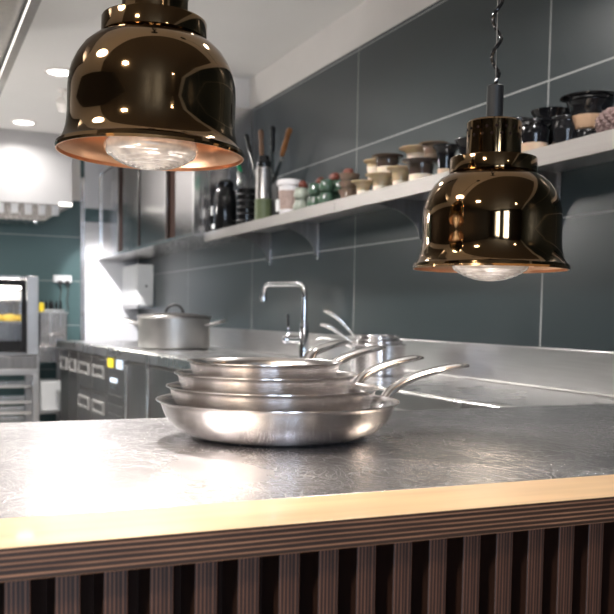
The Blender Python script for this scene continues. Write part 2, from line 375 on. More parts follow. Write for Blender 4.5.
# wall behind the camera with two tall windows
bm = nb()
ys = [YR-.1, -.1, .8, 1.3, 2.2, YL+.1]
box(bm, (XF-.1, ys[0], 0), (XF, ys[1], ZC)); box(bm, (XF-.1, ys[2], 0), (XF, ys[3], ZC)); box(bm, (XF-.1, ys[4], 0), (XF, ys[5], ZC))
for a, b_ in ((ys[1], ys[2]), (ys[3], ys[4])):
    box(bm, (XF-.1, a, 0), (XF, b_, .7)); box(bm, (XF-.1, a, 2.4), (XF, b_, ZC))
struct('wall_front', bm, M_dark)
for k, (a, b_) in enumerate(((ys[1], ys[2]), (ys[3], ys[4]))):
    bm = nb()
    for y in (a, (a+b_)/2-.02, b_-.04): box(bm, (XF-.07, y, .7), (XF-.02, y+.04, 2.4))
    for z in (.7, 1.55, 2.36): box(bm, (XF-.07, a+.04, z), (XF-.02, b_-.04, z+.04))
    w = struct('window_%d' % (k+1), bm, M_blackm)
    bm = nb(); box(bm, (XF-.05, a+.02, .72), (XF-.045, b_-.02, 2.38)); obj('pane', bm, M_pane, w)

# ceiling downlights
GR = 'recessed downlights in the ceiling'
dl_lab = ['round recessed ceiling downlight half hidden by the left hanging lamp', 'round recessed ceiling downlight just above the white extractor hood']
for i, p in enumerate(DOWNLIGHTS):
    lab = dl_lab[i] if i < 2 else 'added ceiling downlight outside the frame, over %s' % ['the oven side', 'the dining room left', 'the dining room rear', 'the wall worktop', 'the shelf', 'the counter left end'][i-2]
    t = thing('ceiling_downlight', lab, 'ceiling light', (p[0], p[1], ZC), 0, GR)
    q = DL_R[i]; bm = nb(); lathe(bm, [(q, 0), (q+.023, 0), (q+.023, -.006), (q+.006, -.010), (q, -.004), (q, 0)], 40); obj('trim_ring', bm, M_white, t)
    bm = nb(); lathe(bm, [(0, -.003), (q, -.003), (q, -.001), (0, -.001)], 32); obj('lens', bm, M_lens, t)

t = thing('added_spotlight', 'small white adjustable ceiling spotlight added to brighten the white far wall', 'spotlight', (6.0, -.92, ZC))  # added fixture, carries the extra beam on the far panel
bm = nb(); lathe(bm, [(0, -.001), (.03, -.001), (.03, -.015), (.008, -.018), (.008, -.09), (0, -.09)], 24); obj('mount', bm, M_white, t)
bm = nb(); mt = Matrix.Translation((-.02, .007, -.11)) @ Vector((2.1, -.76, -1.1)).to_track_quat('Z', 'Y').to_matrix().to_4x4(); lathe(bm, [(0, -.06), (.03, -.055), (.034, .02), (.030, .02), (.026, -.04), (0, -.045)], 24, mtx=mt); obj('head', bm, M_white, t)

t = thing('added_globe', 'added glowing globe outside the frame, brightening the ceiling over the left kitchen', 'added lamp', (6.2, .9, 2.05))  # added globe, lifts the ceiling brightness from out of frame
bm = nb(); lathe(bm, [(0, -.112)]+[(.112*math.sin(a), -.112*math.cos(a)) for a in [k*PI/14 for k in range(1, 13)]]+[(.04, .106)], 32); obj('globe', bm, M_globe, t)
bm = nb(); lathe(bm, [(.045, .10), (.045, .12), (.006, .125), (.006, ZC-2.05-.001), (0, ZC-2.05-.001)], 20); obj('stem', bm, M_blackm, t)

# ------------------------------------------------------------------ serving counter in front
ZT = .97
t = thing('serving_counter', 'front serving counter with scratched steel top, birch nosing and slatted wooden front', 'counter', (0, 0, 0))
bm = nb(); box(bm, (.742, YR+.006, ZT-.03), (1.385, 1.6, ZT)); obj('steel_top', bm, M_work, t, bevel=.002)
bm = nb(); F = box(bm, (.647, YR+.006, ZT-.024), (.7415, 1.6, ZT+.0005))
F[1].material_index = 1
obj('plywood_nosing', bm, M_plyh, t, bevel=.0012, mats=[M_plyh, M_birch])
bm = nb(); box(bm, (.70, YR+.006, .05), (.715, 1.6, ZT-.026)); obj('backing_board', bm, M_gap, t)
bm = nb(); box(bm, (1.30, YR+.006, .0), (1.32, 1.6, ZT-.031)); obj('rear_panel', bm, M_steel, t)
bm = nb(); box(bm, (.74, YR+.006, 0), (1.27, 1.6, .05)); obj('plinth', bm, M_gap, t)
pitch = .0352; y0 = -.078 - pitch*51
for k in range(98):
    y = y0 + k*pitch
    bm = nb(); box(bm, (.662, -.0092, .05), (.70, .0092, ZT-.0245)); obj('slat', bm, M_plyv, t, loc=(0, y+.0085, 0), bevel=.0008)

# ------------------------------------------------------------------ worktop along the tiled wall
ZW = .91
def yf(x): return -1.37+.063*(x-2)          # its front edge
t = thing('wall_worktop', 'long stainless steel worktop with low upstand running along the tiled wall', 'worktop', (0, 0, 0))
bm = nb(); prism(bm, [(1.39, YR+.006), (7.15, YR+.006), (7.15, yf(7.15)), (1.39, yf(1.39))], ZW-.055, ZW); obj('steel_top', bm, M_work2, t, bevel=.004)
bm = nb(); box(bm, (1.39, YR+.002, ZW), (7.15, YR+.024, 1.043)); obj('upstand', bm, M_steel, t, bevel=.002)
bm = nb(); sweep(bm, [(1.39, YR+.027, ZW+.006), (7.15, YR+.027, ZW+.006)], .0035, 8); obj('seam_highlight', bm, M_bright, t)  # polished bead standing in for the white highlight along the seam
bm = nb(); sweep(bm, [(1.39, yf(1.39)-.006, ZW+.002), (7.15, yf(7.15)-.006, ZW+.002)], .005, 8); obj('rolled_edge', bm, M_bright, t)

def local(x0, x1, label, cat, name):
    """unit standing under the worktop between two stations; local x along the front, local y to the room"""
    ang = math.atan(.063); o = thing(name, label, cat, (x0, yf(x0)-.02, 0), ang); return o, (x1-x0)/math.cos(ang)
def handle_frame(bm, x0, x1, z0, z1, y=0.002, w=.02):
    for a in ((x0, z0, x1, z0+w), (x0, z1-w, x1, z1), (x0, z0+w, x0+w, z1-w), (x1-w, z0+w, x1, z1-w)): box(bm, (a[0], y, a[1]), (a[2], y+.012, a[3]))
u, L_ = local(6.53, 7.1, 'mirror-like refrigerator end unit under far end of wall worktop', 'cabinet', 'refrigerator_cabinet')
bm = nb(); box(bm, (0, -.5, .08), (L_, -.02, ZW-.056)); obj('body', bm, M_steeld, u)
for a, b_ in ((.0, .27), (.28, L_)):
    bm = nb(); box(bm, (a+.004, -.02, .12), (b_-.004, 0, ZW-.07)); d = obj('door', bm, M_steeld, u, bevel=.003)
    bm = nb(); handle_frame(bm, a+.04, b_-.04, .70, .79, w=.015); obj('handle', bm, M_grip, d)
bm = nb(); box(bm, (.03, -.48, 0), (L_-.03, -.06, .08)); obj('plinth', bm, M_blackm, u)
for (xa, xb, lab) in ((6.13, 6.525, 'steel drawer unit under the wall worktop, beside the mirror-like end unit'), (5.745, 6.125, 'steel drawer unit under the wall worktop, beside the control panel')):
    u, L_ = local(xa, xb, lab, 'drawer unit', 'drawer_unit'); u['group'] = 'drawer units under the wall worktop'
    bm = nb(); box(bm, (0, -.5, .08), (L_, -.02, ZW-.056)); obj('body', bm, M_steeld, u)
    for z0, z1 in ((.12, .355), (.36, .605), (.61, ZW-.07)):
        bm = nb(); box(bm, (.004, -.02, z0), (L_-.004, 0, z1-.006)); d = obj('drawer', bm, M_steeld, u, bevel=.003)
        zz = z1-.1; bm = nb(); handle_frame(bm, .05, L_-.05, zz-.035, zz+.045, w=.016); obj('handle', bm, M_grip, d)
u, L_ = local(5.35, 5.74, 'narrow control panel with yellow and pale displays under the wall worktop', 'control panel', 'control_unit')
bm = nb(); box(bm, (0, -.5, .08), (L_, 0, ZW-.056)); obj('body', bm, M_steeld, u, bevel=.003)
bm = nb(); box(bm, (.25, .0, .79), (.36, .006, .845)); obj('display', bm, M_yellow, u)
bm = nb(); box(bm, (.04, .0, .79), (.16, .006, .845)); obj('display', bm, M_bluelt, u)
for z in (.70, .66):
    bm = nb(); box(bm, (.16, .0, z), (.30, .006, z+.025)); obj('label_plate', bm, M_bluelt if z > .68 else M_steelv, u)
for z in (.3, .36, .42, .48, .54, .6):
    bm = nb(); box(bm, (.04, 0, z), (L_-.04, .008, z+.022)); obj('vent_slat', bm, M_steeld, u)
stations = [5.34, 4.92, 4.30, 3.68, 3.06, 2.44]
nm = ['beside the control panel', 'second from the control panel', 'below the saucepans far side', 'below the saucepans', 'behind the stack of frying pans', ]
for k in range(5):
    xa, xb = stations[k+1], stations[k]-.006
    u, L_ = local(xa, xb, 'steel undercounter cupboard under the wall worktop, ' + nm[k], 'cupboard', 'undercounter_cupboard'); u['group'] = 'cupboards under the wall worktop'
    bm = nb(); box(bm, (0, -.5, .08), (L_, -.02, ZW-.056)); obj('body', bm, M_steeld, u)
    bm = nb(); box(bm, (.006, -.02, .12), (L_-.03, 0, ZW-.07)); d = obj('door', bm, M_steeld, u, bevel=.003)
    bm = nb(); box(bm, (L_-.075, 0.0, .14), (L_-.045, .018, ZW-.09)); obj('handle', bm, M_bright, d, bevel=.003)
    bm = nb(); box(bm, (L_-.03, -.02, .08), (L_, .004, ZW-.06)); obj('post', bm, M_steelv, u)
u, L_ = local(1.40, 2.43, 'plain steel corner panel closing the near end of the wall worktop', 'panel', 'corner_panel')
bm = nb(); box(bm, (0, -.02, 0), (L_, 0, ZW-.056)); obj('panel', bm, M_steel, u)

# ------------------------------------------------------------------ shelves on the tiled wall
ZS = 1.607
def shelf(xa, xb, label, brackets):
    t = thing('wall_shelf', label, 'shelf', (0, 0, 0), group='steel shelves along the tiled wall')
    bm = nb(); box(bm, (xa, YR+.002, ZS-.004), (xb, -1.602, ZS)); obj('board', bm, M_steel, t)
    bm = nb(); box(bm, (xa, -1.602, ZS-.049), (xb, -1.6, ZS+.001)); box(bm, (xa, -1.615, ZS-.049), (xb, -1.602, ZS-.047)); obj('front_lip', bm, M_lip, t)
    bm = nb(); box(bm, (xa, YR+.002, ZS), (xb, YR+.006, ZS+.03)); obj('rear_lip', bm, M_steel, t)
    for x in brackets:
        prof = [(YR+.004, ZS-.006), (-1.63, ZS-.006), (-1.63, ZS-.03)] + [(-1.63-.245*math.sin(a), ZS-.03-.13*(1-math.cos(a))) for a in [k*PI/2/8 for k in range(1, 9)]] + [(YR+.004, ZS-.175)]
        bm = nb()
        A = [bm.verts.new((x, y, z)) for y, z in prof]; B = [bm.verts.new((x+.003, y, z)) for y, z in prof]
        bm.faces.new(A); bm.faces.new(B[::-1])
        for i in range(len(prof)): j = (i+1) % len(prof); bm.faces.new((A[i], B[i], B[j], A[j]))
        b = obj('bracket', bm, M_steeld, t)
        bm = nb(); box(bm, (x-.012, YR+.001, ZS-.19), (x+.022, YR+.005, ZS-.006)); obj('wall_flange', bm, M_steelv, b)
        bm = nb()
        for z in (ZS-.05, ZS-.15): lathe(bm, [(0, .006), (.006, .004), (.006, 0)], 10, mtx=Matrix.Translation((x+.005, YR+.005, z)) @ Matrix.Rotation(-PI/2, 4, 'X'))
        obj('screw', bm, M_chrome, b)
shelf(.9, 3.36, 'near length of steel wall shelf holding the cups and black bowls', [2.33, 3.14])
shelf(3.364, 5.142, 'far length of steel wall shelf holding the tub, jug and knives', [4.17, 4.83])

# wall cabinet standing on the shelf
t = thing('wall_cabinet', 'stainless steel wall cabinet with sliding doors at the far end of the shelf', 'cabinet', (0, 0, 0))
CX0, CX1, CY, CZ0, CZ1 = 5.15, 8.06, -1.54, 1.594, 2.36
bm = nb()
box(bm, (CX0, YR+.001, CZ0), (CX1, YR+.015, CZ1)); box(bm, (CX0, YR+.03, CZ0), (CX1, CY-.03, CZ0+.015)); box(bm, (CX0, YR+.03, CZ1-.02), (CX1, CY-.03, CZ1)); box(bm, (CX0, YR+.015, CZ0), (CX1, YR+.03, CZ1))
box(bm, (CX0, YR+.03, CZ0+.015), (CX0+.015, CY-.03, CZ1-.02)); box(bm, (CX1-.015, YR+.03, CZ0+.015), (CX1, CY-.03, CZ1-.02))
obj('body', bm, M_steelv, t)
bm = nb(); box(bm, (CX0, CY-.03, CZ0), (CX1, CY, CZ0+.02)); box(bm, (CX0, CY-.03, CZ1-.03), (CX1, CY, CZ1)); box(bm, (CX1-.05, CY-.03, CZ0+.02), (CX1, CY, CZ1-.03)); box(bm, (CX0, CY-.03, CZ0+.02), (CX0+.02, CY, CZ1-.03))
obj('door_frame', bm, M_bright, t)
for a, b_, rec in ((7.29, 8.0, .012), (6.56, 7.09, .004), (5.78, 6.50, .004), (5.18, 5.60, .012)):
    bm = nb(); box(bm, (a, CY-.012-rec, CZ0+.022), (b_, CY-rec, CZ1-.032)); d = obj('sliding_door', bm, M_door, t, bevel=.003)
    bm = nb(); box(bm, (a, CY-rec, CZ0+.022), (a+.025, CY-rec+.008, CZ1-.032)); obj('edge_grip', bm, M_bright, d)
bm = nb(); box(bm, (CX0+.02, CY-.028, CZ0+.021), (CX1-.05, CY-.026, CZ1-.031)); obj('dark_gap', bm, M_gap, t)  # dark sheet standing in for the shade between the doors

# ------------------------------------------------------------------ white dispenser
t = thing('wall_box', 'white wall-mounted dispenser box in the far corner below the shelf', 'dispenser', (0, 0, 0))
bm = nb(); box(bm, (7.5, YR+.001, 1.19), (8.06, -1.75, 1.54)); obj('housing', bm, M_plug, t, bevel=.01)
bm = nb(); box(bm, (7.49, -1.84, 1.35), (7.5, -1.825, 1.365)); obj('lock', bm, M_blackm, t)
bm = nb(); box(bm, (7.52, YR+.001, 1.17), (8.04, -1.76, 1.19)); obj('tray_lip', bm, M_steel, t)

# ------------------------------------------------------------------ extractor hood over the oven
t = thing('extractor_hood', 'white steel extractor hood with baffle filters hanging over the oven', 'hood', (0, 0, 0))
bm = nb(); box(bm, (7.5, -1.221, 1.985), (7.52, .9, ZC-.001)); box(bm, (7.52, -1.221, 1.985), (XB-.014, -1.20, ZC-.001)); box(bm, (7.52, .88, 1.985), (XB-.014, .9, ZC-.001)); obj('casing', bm, M_hood, t, bevel=.003)
bm = nb(); box(bm, (7.492, -1.221, 1.98), (7.5, -1.12, 2.008)); obj('pale_plate', bm, M_glowstrip, t)  # pale plate on the casing corner that glows by itself
bm = nb()
P = [(7.52, -1.19, 1.985), (7.52, .88, 1.985), (8.0, .88, 1.985), (8.0, -1.19, 1.985)]
Q = [(7.56, -1.02, 1.86), (7.56, .8, 1.86), (7.96, .8, 1.86), (7.96, -1.02, 1.86)]
va = [bm.verts.new(p) for p in P]; vb = [bm.verts.new(p) for p in Q]
for i in range(4): bm.faces.new((va[i], va[(i+1) % 4], vb[(i+1) % 4], vb[i]))
bm.faces.new(va[::-1]); bm.faces.new(vb)
obj('drip_pan', bm, M_steelv, t)
for k in range(18):
    y = -1.12 + k*.105
    bm = nb(); box(bm, (7.506, y, 1.90), (7.53, y+.055, 1.98)); obj('baffle', bm, M_steel, t, bevel=.004)
bm = nb(); lathe(bm, [(0, 1.835), (.015, 1.84), (.015, 1.86), (0, 1.86)], 16, c=(7.6, -.95, 0)); obj('drain_tap', bm, M_chrome, t)

# ------------------------------------------------------------------ combi oven on its stand
t = thing('combi_oven', 'stainless combi oven with large glass door beneath the extractor hood', 'oven', (0, 0, 0))
OX, OY0, OY1, OZ0, OZ1 = 7.0, -.892, -.10, .80, 1.392
bm = nb()
box(bm, (OX, OY0, OZ0), (7.48, OY0+.02, OZ1)); box(bm, (OX, OY1-.02, OZ0), (7.48, OY1, OZ1)); box(bm, (OX, OY0+.02, OZ1-.02), (7.48, OY1-.02, OZ1)); box(bm, (OX, OY0+.02, OZ0), (7.48, OY1-.02, OZ0+.02)); box(bm, (7.46, OY0+.02, OZ0+.02), (7.48, OY1-.02, OZ1-.02))
obj('body', bm, M_steelv, t)
bm = nb(); box(bm, (OX-.02, OY0, OZ0+.01), (OX-.001, OY0+.085, OZ1)); obj('front_post', bm, M_steel, t, bevel=.004)
bm = nb(); box(bm, (OX-.02, OY1-.13, OZ0), (OX-.001, OY1, OZ1)); obj('control_post', bm, M_steel, t, bevel=.004)
bm = nb(); box(bm, (OX-.025, OY0+.088, OZ0+.03), (OX-.001, OY0+.125, OZ1-.03)); box(bm, (OX-.025, OY1-.17, OZ0+.03), (OX-.001, OY1-.133, OZ1-.03)); box(bm, (OX-.025, OY0+.125, OZ1-.075), (OX-.001, OY1-.17, OZ1-.03)); box(bm, (OX-.025, OY0+.125, OZ0+.03), (OX-.001, OY1-.17, OZ0+.11)); d = obj('door', bm, M_black, t, bevel=.003)
bm = nb(); box(bm, (OX-.014, OY0+.12, OZ0+.1), (OX-.008, OY1-.165, OZ1-.07)); obj('glass', bm, M_pane, d)
bm = nb(); sweep(bm, [(OX-.025, OY1-.16, 1.0), (OX-.06, OY1-.16, 1.02), (OX-.06, OY1-.16, 1.25), (OX-.025, OY1-.16, 1.27)], .009, 10); obj('handle', bm, M_chrome, d)
bm = nb(); box(bm, (OX+.03, OY0+.03, 1.04), (7.44, OY1-.03, 1.055)); box(bm, (OX+.03, OY0+.03, 1.20), (7.44, OY1-.03, 1.21)); obj('oven_rack', bm, M_bright, t)
bm = nb(); box(bm, (OX+.02, OY0+.10, OZ1-.09), (7.40, OY1-.15, OZ1-.08)); obj('oven_glow', bm, M_lens, t)  # added glowing sheet, stands for the bright reflection in the door glass
bm = nb()
for k in range(7):
    lathe(bm, [(0, 0), (.05, 0), (.06, .02), (.045, .045), (0, .055)], 16, c=(7.1, -.80+k*.1, 1.056))
tag(obj('bread_roll', bm, simple('golden_crust', (.85, .62, .12), .6)), 'row of golden rolls baking on the oven rack behind the glass', 'bread')['kind'] = 'stuff'
light('oven_fill', 'AREA', (7.2, -.5, 1.29), 5, (1, .95, .82), .3, .3, aim=(7.2, -.5, 0))  # added inside to give the door glass its bright yellowish look
s = thing('oven_stand', 'open steel stand with tray runners carrying the combi oven', 'stand', (0, 0, 0))
bm = nb(); box(bm, (OX-.01, OY0+.01, .70), (7.48, OY1, .795)); obj('top_panel', bm, M_steeld, s, bevel=.003)
bm = nb(); box(bm, (OX-.02, OY0, .655), (7.49, OY1, .70)); obj('upper_frame', bm, M_steel, s, bevel=.003)
for (x, y) in ((OX-.02, OY0), (OX-.02, OY1-.045), (7.445, OY0), (7.445, OY1-.045)):
    bm = nb(); box(bm, (x, y, 0), (x+.045, y+.045, .655)); obj('leg', bm, M_steel, s, bevel=.003)
for z in (.56, .44, .36, .28, .20):
    bm = nb(); box(bm, (OX+.03, OY0+.05, z-.012), (7.44, OY0+.07, z-.002)); box(bm, (OX+.03, OY1-.07, z-.012), (7.44, OY1-.05, z-.002)); obj('runner', bm, M_steeld, s)
for z, nmz in ((.56, 'topmost'), (.44, 'second from top'), (.36, 'third from top'), (.28, 'fourth from top'), (.20, 'lowest')):
    bm = nb(); box(bm, (OX+.0, OY0+.052, z-.0015), (7.43, OY1-.052, z)); box(bm, (OX, OY0+.052, z), (OX+.006, OY1-.052, z+.022)); box(bm, (7.424, OY0+.052, z), (7.43, OY1-.052, z+.022))
    tag(obj('baking_tray', bm, M_bright), 'steel baking tray in the oven stand, %s of the five' % nmz, 'tray', 'baking trays in the oven stand')

# side table between oven and worktop with a small appliance
t = thing('side_table', 'pale steel side table in the far corner between oven and wall worktop', 'table', (0, 0, 0))
bm = nb(); box(bm, (7.5, -1.20, .82), (7.98, -.93, .852)); obj('table_top', bm, M_steelv, t, bevel=.003)
for (x, y) in ((7.5, -.965), (7.5, -1.20), (7.945, -.965), (7.945, -1.2)):
    bm = nb(); box(bm, (x, y, 0), (x+.035, y+.035, .82)); obj('leg', bm, M_steel, t, bevel=.002)
bm = nb(); box(bm, (7.53, -1.19, .30), (7.95, -.97, .318)); obj('lower_shelf', bm, M_steel, t)
bm = nb(); box(bm, (7.52, -1.16, .72), (7.94, -.966, .818)); obj('apron', bm, M_steelv, t)
bm = nb(); box(bm, (7.56, -1.15, .32), (7.9, -.98, .56)); tag(obj('storage_bin', bm, M_plug, bevel=.01), 'white storage bin on the lower shelf of the side table', 'bin')
t = thing('steel_appliance', 'boxy brushed steel appliance with horizontal handle on the side table', 'appliance', (0, 0, 0))
bm = nb(); box(bm, (7.62, -1.20, .856), (7.95, -.985, 1.115)); obj('body', bm, M_steelv, t, bevel=.004)
bm = nb(); box(bm, (7.61, -1.21, 1.115), (7.96, -.975, 1.128)); obj('top_rim', bm, M_bright, t)
bm = nb(); sweep(bm, smooth_path([(7.615, -1.17, .93), (7.59, -1.16, .94), (7.585, -1.10, .945), (7.59, -1.05, .935), (7.615, -1.04, .93)]), .007, 8); obj('handle', bm, M_chrome, t)
bm = nb(); box(bm, (7.63, -.985, .87), (7.93, -.978, 1.10)); obj('dark_side', bm, M_black, t)
bm = nb(); box(bm, (7.66, -1.19, 1.129), (7.90, -1.02, 1.15)); tag(obj('tray', bm, M_bright, bevel=.004), 'shallow steel tray of small bottles on top of the boxy appliance', 'tray')
for k in range(6):
    y = -1.16+k*.028
    bm = nb(); lathe(bm, [(0, 0), (.011, 0), (.011, .045), (.006, .055), (.006, .07), (0, .07)], 14, c=(7.7+.03*(k % 3), y, 1.151))
    tag(obj('small_bottle', bm, M_black), 'small black bottle on the boxy appliance, ' + ['rightmost', 'second from right', 'third from right', 'third from left', 'second from left', 'leftmost'][k], 'bottle', 'small black bottles on the appliance')
bm = nb(); lathe(bm, [(0, 0), (.02, 0), (.022, .03), (.02, .065), (.012, .075), (0, .075)], 16, c=(7.68, -1.005, 1.129)); tag(obj('yellow_pot', bm, simple('yellow_plastic', (.9, .68, .03), .4)), 'small yellow pot at the left of the black bottles', 'pot')
t = thing('wall_socket', 'white double wall socket with black plugs on the green tiled wall', 'socket', (0, 0, 0))
bm = nb(); box(bm, (XB-.04, -1.311, 1.385), (XB-.001, -1.157, 1.447)); obj('cover', bm, M_plug, t, bevel=.006)
for y in (-1.27, -1.21):
    bm = nb(); box(bm, (XB-.075, y-.018, 1.365), (XB-.04, y+.018, 1.40)); obj('plug', bm, M_blackm, t, bevel=.005)
for k, (y, lab) in enumerate(((-1.27, 'nearer the corner'), (-1.21, 'nearer the oven'))):
    bm = nb(); sweep(bm, smooth_path([(XB-.06, y, 1.362), (XB-.07, y-.005, 1.30), (XB-.09, y+.01, 1.23), (XB-.12, y+.005, 1.17), (7.935, y+.01, 1.140)]), .005, 8)
    tag(obj('power_cable', bm, M_blackm), 'thin black power cable hanging from the wall socket, ' + lab, 'cable', 'cables under the wall socket')

# ------------------------------------------------------------------ canopy edge overhead at the left
t = thing('overhead_canopy', 'grey steel canopy overhead at the upper left with bright inner edge', 'canopy', (0, 0, 0))
bm = nb(); box(bm, (1.9, -.39, 2.1), (5.0, -.36, 2.14)); box(bm, (1.9, .9, 2.1), (5.0, .93, 2.14)); box(bm, (1.9, -.36, 2.1), (1.94, .9, 2.14)); box(bm, (4.96, -.36, 2.1), (5.0, .9, 2.14)); obj('rim', bm, M_steeld, t)
bm = nb(); box(bm, (1.94, -.36, 2.103), (4.96, -.357, 2.108)); obj('inner_edge', bm, M_glowstrip, t)  # thin self-glowing strip along the bright inner edge
bm = nb(); box(bm, (1.9, -.39, 2.14), (5.0, .93, ZC-.002)); obj('casing', bm, M_steeld, t)

# ------------------------------------------------------------------ hanging heat lamps
def heat_lamp(x, y, z, label, watt):
    t = thing('heat_lamp', label, 'lamp', (x, y, z), 0, 'hanging heat lamps over the counter')
    outer = [(.1123, 0), (.1135, .003), (.1125, .007), (.1085, .010), (.1045, .017), (.1018, .026), (.1006, .036), (.1003, .050), (.1003, .070), (.0996, .083), (.0965, .096), (.091, .108), (.083, .120), (.073, .129), (.064, .1335), (.0605, .136)]
    inner = [(.0585, .133), (.071, .126), (.081, .117), (.089, .105), (.0945, .092), (.0975, .076), (.0983, .06), (.0985, .045), (.0988, .034), (.1005, .023), (.1035, .0145), (.107, .008), (.1105, .004), (.1105, 0), (.1123, 0)]
    outer = [(r*.978, q) for r, q in outer]; inner = [(r*.978, q) for r, q in inner]
    bm = nb(); lathe(bm, outer, 96); obj('shade', bm, M_bronze, t)
    bm = nb(); lathe(bm, inner, 96); obj('reflector', bm, M_copper, t)
    bm = nb(); lathe(bm, [(.059, .135), (.0615, .1365), (.0615, .1545), (.0605, .1565), (.05, .1575), (.0385, .1585)], 72); obj('collar', bm, M_bronze, t)
    bm = nb(); lathe(bm, [(.0385, .1575), (.0385, .206), (.0365, .2085), (.0, .2088)], 64); nk = obj('neck', bm, M_bronze, t)
    bm = nb()
    for row, zz in ((0, .186), (1, .196)):
        for k in range(18):
            a = 2*PI*(k+.5*row)/18
            m = Matrix.Rotation(a, 4, 'Z') @ Matrix.Translation((.0383, 0, zz)) @ Matrix.Rotation(PI/2, 4, 'Y')
            lathe(bm, [(0, .0006), (.0022, .0006), (.0022, 0)], 8, mtx=m)
    obj('vent_hole', bm, M_gap, nk, kind='stuff')
    bm = nb(); lathe(bm, [(.0, .2088), (.0118, .209), (.0118, .258), (.010, .2595), (.004, .26), (0, .262)], 32); obj('cord_grip', bm, M_blackm, t)
    # coiled cord and its carrying wire
    top = ZC-z-.03; pts = []; n = 260
    for k in range(n+1):
        s = k/n; zz = .26+(top-.26)*s; tt = (zz-.26)
        amp = .0062*min(1, tt/.02)*(1 if s < .97 else (1-s)/.03)
        ph = 2*PI*tt/.052
        pts.append((amp*math.cos(ph+2.6), amp*math.sin(ph+2.6), zz))
    bm = nb(); sweep(bm, pts, .0028, 8); obj('coiled_cord', bm, M_black, t)
    bm = nb(); sweep(bm, [(.0, .0, .26), (.0, .0, top)], .0007, 6); obj('steel_wire', bm, M_steeld, t)
    bm = nb(); lathe(bm, [(0, top), (.012, top), (.05, top+.012), (.052, ZC-z-.001), (0, ZC-z-.001)], 32); obj('ceiling_rose', bm, M_blackm, t)
    # bulb
    prof = [(0, -.0165)]
    for k in range(1, 25):
        r = .054*k/24; zz = -.0165+.030*(1-math.sqrt(max(0, 1-(r/.062)**2)))*1.2
        prof.append((r, zz+(.0012 if k % 3 == 0 else 0)))
    zr = prof[-1][1]
    prof += [(.0555, zr+.006), (.053, zr+.014)]
    bm = nb(); lathe(bm, prof, 64); b = obj('bulb', bm, M_bulb, t, ang=60)
    bm = nb(); lathe(bm, [(.053, zr+.013), (.044, zr+.035), (.03, zr+.06), (.018, .10), (.018, .132), (0, .132)], 48); obj('bulb_reflector', bm, M_chrome, b)
    light('heat_lamp_light', 'SPOT', (x, y, z-.03), watt, (1, .84, .66), .045, aim=(x, y, 0), spot=2.7, blend=.7)
    light('heat_lamp_glow', 'POINT', (x, y, z+.105), watt*.09, (1, .72, .45), .02)
    return t
lampl = heat_lamp(1.068, -.266, 1.3215, 'glossy bronze heat lamp hanging at left, cropped by the top of the frame', 11)
lampl.rotation_euler = (.022, 0, 0)
heat_lamp(1.081, -.763, 1.2045, 'glossy bronze heat lamp hanging at right on its coiled black cord', 1.6)

# ------------------------------------------------------------------ stack of frying pans
def pan(cx, cy, z, R, h, hang, hlen, label, lift=.04):
    t = thing('frying_pan', label, 'frying pan', (cx, cy, z), 0, 'stacked frying pans on the counter')
    rb = R*.70
    def prof(off):
        P = [(0, off)]
        
        for a, b_ in ((.60, 0), (.66, .012), (.715, .05), (.77, .12), (.82, .21), (.86, .31), (.893, .42), (.918, .54), (.936, .66), (.95, .78), (.96, .87)): P.append((R*a-off, off*(1-b_)+h*b_))
        return P
    out = prof(0) + [(R*.966, h*.93), (R*.98, h*.97), (R, h*.995), (R*1.0, h+.0012)]
    inn = prof(.003) + [(R*.952, h*.94), (R*.968, h*.985), (R*.985, h+.001), (R*1.0, h+.0012)]
    bm = nb(); lathe(bm, out, 96); obj('outside', bm, M_pan, t)
    bm = nb(); lathe(bm, inn[::-1], 96); obj('inside', bm, M_panin, t)
    # handle: riveted plate then a long arched bar
    d = Vector((math.cos(hang), math.sin(hang), 0)); up = Vector((0, 0, 1))
    b0 = d*(R*.955)+up*(h*.62)
    ctrl = [b0, b0+d*.014+up*.010, d*(R+.024)+up*(h+.008), d*(R+hlen*.35)+up*(h+lift*.58), d*(R+hlen*.65)+up*(h+lift*.86), d*(R+hlen*.88)+up*(h+lift*.99), d*(R+hlen)+up*(h+lift*1.0)]
    rad = [(.014, .003), (.010, .006), (.0095, .007), (.0105, .0062), (.0125, .0056), (.012, .005), (.0065, .003)]
    bm = nb(); sweep(bm, smooth_path(ctrl, 6), lerp_list(rad, 6), 14); hd = obj('handle', bm, M_handle, t, ang=50)
    bm = nb()
    for s in (-.011, .011):
        q = d*(R*.905)+Vector((-d.y, d.x, 0))*s+up*(h*.62)
        rot = (-d+up*.5).to_track_quat('Z', 'Y').to_matrix().to_4x4()
        lathe(bm, [(.0052, 0), (.0048, .003), (0, .0045)], 16, mtx=Matrix.Translation(q) @ rot)
    obj('rivet', bm, M_chrome, hd)
    return t
px, py_ = 1.138, -.462
rg = Vector((-.404, -.915)); fwd = Vector((.915, -.404))
def off(dr, df=0): return (px+rg.x*dr+fwd.x*df, py_+rg.y*dr+fwd.y*df)
def dirang(deg): v = rg*math.cos(math.radians(deg))+fwd*math.sin(math.radians(deg)); return math.atan2(v.y, v.x)
c = off(0); pan(c[0], c[1], ZT+.0008, .1655, .0485, dirang(30), .165, 'largest steel frying pan at the bottom of the stack', .042)
c = off(-.0075); pan(c[0], c[1], ZT+.0218, .1447, .0455, dirang(40), .150, 'second largest steel frying pan, resting in the bottom one', .034)
c = off(-.017); pan(c[0], c[1], ZT+.0415, .1246, .0435, dirang(50), .15, 'second smallest steel frying pan, third up the stack', .030)
c = off(-.019); pan(c[0], c[1], ZT+.060, .1058, .041, dirang(60), .13, 'smallest steel frying pan on top of the stack', .022)

